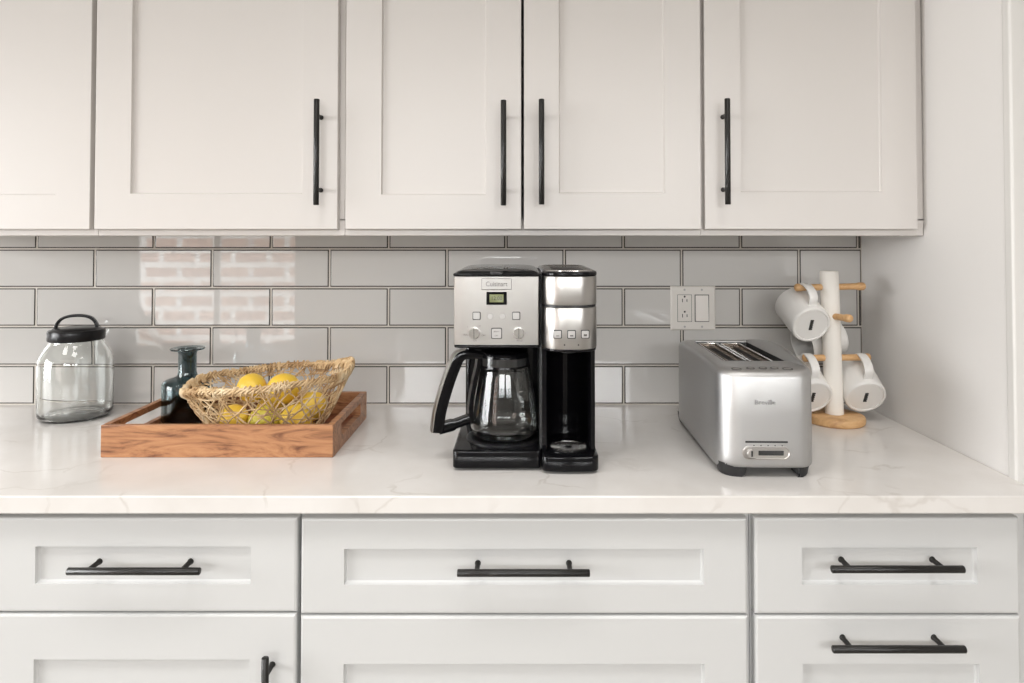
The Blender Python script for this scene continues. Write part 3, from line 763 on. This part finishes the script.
# bottle on tray
bc = at(187.0, 418, .204); bz = TZ+.0105
t = thing('glass_bottle', (bc.x, -.204, bz), 'squat smoky blue-grey glass bottle with flared lip, on the wooden tray', 'bottle')
prof = [(1e-4, 0), (.046, 0), (.0525, .003), (.0545, .010), (.0545, .078), (.0538, .085), (.050, .0905), (.041, .0945), (.029, .0975), (.0220, .1015), (.0195, .110), (.0200, .150), (.0215, .155), (.037, .1585), (.0380, .1605), (.037, .1620), (.022, .160)]
inn = [(.0165, .150), (.0160, .110), (.0185, .100), (.026, .0945), (.040, .0905), (.047, .0870), (.0505, .080), (.0510, .012), (.047, .006), (1e-4, .006)]
bm = nb(); lathe(bm, [(r_*.985, h_*1.035) for r_, h_ in prof+inn], n=56); link('bottle_body', bm, M['smoke'], t, smooth=True)

# basket -----------------------------------------------------------------
bc = Vector((-.545, -.290, TZ+.0112))
t = thing('wicker_basket', bc, 'loosely woven seagrass basket of lemons on the wooden tray', 'basket')
def bp(a, u, o=0):
    """basket wall; u 0 base edge .. 1 rim"""
    k = u**.85
    rx, ry = .098+(.176-.098)*k, .088+(.143-.088)*k
    x_ = (rx+o)*math.cos(a); y_ = (ry+o)*math.sin(a)
    zr_ = .1145 + .095*x_ + .004*math.sin(3*a+.5) + .003*math.sin(5*a)
    z_ = .003 + zr_*(u**1.25)
    return Vector((x_, y_, z_))
rnd = random.Random(3)
bm = nb(); NS = 46
for fam in (-1, 1):
    for k in range(NS):
        a0 = 2*PI*(k+rnd.uniform(-.3, .3))/NS; sw = fam*rnd.uniform(.45, .85); ph = rnd.uniform(0, 6); am = rnd.uniform(.02, .05)
        pts = []
        for i in range(19):
            u = i/18; a = a0+sw*u + am*math.sin(u*9+ph); pts.append(bp(a, u, .0016*math.sin(u*20+ph+fam)))
        tube(bm, pts, rnd.uniform(.0012, .0021), 5)
for k in range(26):
    u0 = rnd.uniform(.08, .95); a0 = rnd.uniform(0, 2*PI); ln = rnd.uniform(1.2, 3.0); pts = []
    dr = rnd.uniform(-.25, .25); ph = rnd.uniform(0, 6)
    for i in range(30):
        v_ = i/29; u = min(.98, max(.03, u0 + dr*v_ + .035*math.sin(v_*ln*9+ph))); pts.append(bp(a0+ln*v_, u, .0016*math.sin(v_*30+ph)))
    tube(bm, pts, rnd.uniform(.0010, .0016), 5)
# base spokes and coils
for k in range(20):
    a = 2*PI*k/20; pts = [bp(a, 0)*(i/6) + Vector((0, 0, .0025*(1-i/6))) for i in range(1, 7)]; tube(bm, pts, .0014, 5)
for rr_ in (.25, .45, .65, .85, 1):
    tube(bm, [bp(2*PI*i/40, 0)*rr_ + Vector((0, 0, .0028*(1-rr_)+.001)) for i in range(41)], .0016, 5)
link('woven_bowl', bm, M['grass'], t, smooth=True, angle=80)
bm = nb()
for s in range(4):
    pts = []; N = 150
    for i in range(N+1):
        a = 2*PI*i/N; w2 = 26*a*1 + s*PI/2
        p_ = bp(a, 1.0); c_ = bp(a, 1.0, .0045*math.cos(w2)); c_.z += .0050*math.sin(w2); pts.append(c_)
    tube(bm, pts, .0026, 5)
for k in range(150):
    a = rnd.uniform(0, 2*PI); da = rnd.uniform(.03, .12)*rnd.choice((-1, 1)); pts = [bp(a, .86, -.004), bp(a+da*.3, .94, .006), bp(a+da*.6, 1.03, .003), bp(a+da*.8, 1.06, -.003), bp(a+da, .94, -.007)]
    tube(bm, smoothpath(pts, 3), .0016, 5)
link('rim', bm, M['grass'], t, smooth=True, angle=80)
# lemons
def make_lemon(name, m):
    bm = nb(); prof = []
    for k in range(25):
        u = -1+2*k/24; r = .0305*math.sqrt(max(0, 1-u*u))*(1-.06*u*u); h = .035*u
        if abs(u) > .93: h += math.copysign((abs(u)-.93)/.07*.0055, u); r = max(r, .0042*(1-(abs(u)-.93)/.07)**.5 + .0001)
        prof.append((r, h))
    prof[0] = (1e-5, prof[0][1]); prof[-1] = (1e-5, prof[-1][1])
    lathe(bm, prof, n=32); return link(name, bm, m, smooth=True, angle=80)
lem = make_lemon('lemon', M['lemon'])
L = [((-.579, -.302, .108), (1.35, .2, .6), 1.0, 'smaller round yellow lemon on top at the left of the pile in the basket'),
     ((-.511, -.300, .105), (1.45, 0, 1.35), 1.08, 'larger yellow lemon on top at the right of the pile in the basket'),
     ((-.610, -.322, .046), (1.3, .3, 1.0), 1.0, 'yellow lemon low at the left side of the basket'),
     ((-.470, -.338, .049), (1.4, 0, 1.2), 1.04, 'yellow lemon low at the front right inside the basket'),
     ((-.462, -.262, .058), (1.2, .3, 2.2), 1.04, 'yellow lemon at the right end of the basket behind another'),
     ((-.560, -.240, .046), (1.5, 0, .3), 1.0, 'yellow lemon at the back bottom of the basket')]
for k, (p, r, s, lb) in enumerate(L):
    o = lem if k == 0 else lem.copy()
    if k: C.objects.link(o)
    o.location = (p[0], p[1], TZ+p[2]); o.rotation_euler = r; o.scale = (s,)*3; tag(o, lb, 'lemon', 'citrus fruit in the basket')
o = make_lemon('lime', M['lime']); o.location = (-.540, -.330, TZ+.046); o.rotation_euler = (1.4, .2, 1.5); tag(o, 'greenish lime at the front bottom of the basket', 'lime', 'citrus fruit in the basket')

# ------------------------------------------------------------------ glass jar
jc = at(75.5, 415, .125)
t = thing('glass_jar', (jc.x, -.125, TOP), 'clear round glass jar with black lid and arched handle at the left', 'jar')
prof = [(1e-4, .004), (.060, .002), (.066, 0), (.073, .003), (.0785, .012), (.0795, .022), (.0795, .128), (.0785, .140), (.074, .152), (.065, .167), (.058, .177), (.0555, .183), (.0555, .192)]
inn = [(.0530, .192), (.0530, .183), (.0557, .176), (.0627, .166), (.0717, .151), (.0760, .139), (.0770, .128), (.0770, .022), (.0755, .014), (.070, .008), (1e-4, .007)]
bm = nb(); lathe(bm, prof+inn, n=64); link('jar_body', bm, M['glass'], t, smooth=True)
bm = nb(); lathe(bm, [(.0558, .186), (.0590, .185), (.0605, .187), (.0605, .206), (.059, .2095), (.053, .211), (.050, .2135), (1e-4, .2145), (1e-4, .196), (.0558, .195)], n=56)
ld = link('lid', bm, M['lidblack'], t, smooth=True); ld['label'] = 'black metal lid'
bm = nb(); ca, sa = math.cos(.35), math.sin(.35)
pts = smoothpath([(q*ca, q*sa, .211+h_) for q, h_ in ((-.043, 0), (-.041, .012), (-.031, .025), (-.013, .0315), (.013, .0315), (.031, .025), (.041, .012), (.043, 0))], 5)
strap(bm, pts, (-sa, ca, 0), .0066, .0032); link('lid_handle', bm, M['lidblack'], ld, smooth=True)

# ------------------------------------------------------------------ light
W = bpy.data.worlds.new('world'); bpy.context.scene.world = W; W.use_nodes = True
bg = W.node_tree.nodes['Background']; bg.inputs['Color'].default_value = (.93, .97, 1, 1); bg.inputs['Strength'].default_value = 14.0
def area(name, loc, rot, sx, sy, power, col):
    a = bpy.data.lights.new(name, 'AREA'); a.shape = 'RECTANGLE'; a.size = sx; a.size_y = sy; a.energy = power; a.color = col
    o = bpy.data.objects.new(name, a); C.objects.link(o); o.location = loc; o.rotation_euler = rot; return o
def aim(o, d, spread=PI):
    o.rotation_euler = Vector(d).to_track_quat('-Z', 'Y').to_euler(); o.data.spread = spread
    return o
COOL = (.985, .98, .97)
o = area('window_and_fill_light', (LX-.02, (LW0+LW1)/2, (LZ0+LZ1)/2), (0, 0, 0), LW1-LW0-.1, LZ1-LZ0-.1, 150, COOL); aim(o, (1, .12, -.32), 2.4)
for a, b_ in wins[1:]:
    o = area('window_and_fill_light', ((a+b_)/2, ROOMY+.02, (WZ2+WZ1)/2), (0, 0, 0), b_-a-.1, WZ1-WZ2-.1, 30, COOL); aim(o, (0, 1, -.80), 1.75)  # added fill from the two high windows, tilted down away from the uppers
for x_ in (-1.5, -.5, .5):
    o = area('ceiling_fill', (x_, -1.35, H-.01), (0, 0, 0), .45, .45, 7.5, (1, .98, .955)); o.data.spread = 2.0  # fill lamps without fixtures, added to brighten the counter
area('ceiling_fill', (-.9, -2.9, H-.01), (0, 0, 0), 2.2, 1.0, 6, (1, .97, .94))  # added soft room fill under the ceiling, no fixture

sc = bpy.context.scene
sc.view_settings.view_transform = 'Standard'; sc.view_settings.look = 'None'; sc.view_settings.gamma = 1
sc.view_settings.use_curve_mapping = False; sc.view_settings.exposure = -0.42
sc.render.film_transparent = False
sc.cycles.use_denoising = True
sc.cycles.max_bounces = 14; sc.cycles.transmission_bounces = 12; sc.cycles.glossy_bounces = 6; sc.cycles.diffuse_bounces = 6
sc.cycles.caustics_reflective = False; sc.cycles.caustics_refractive = False; sc.cycles.sample_clamp_indirect = 6
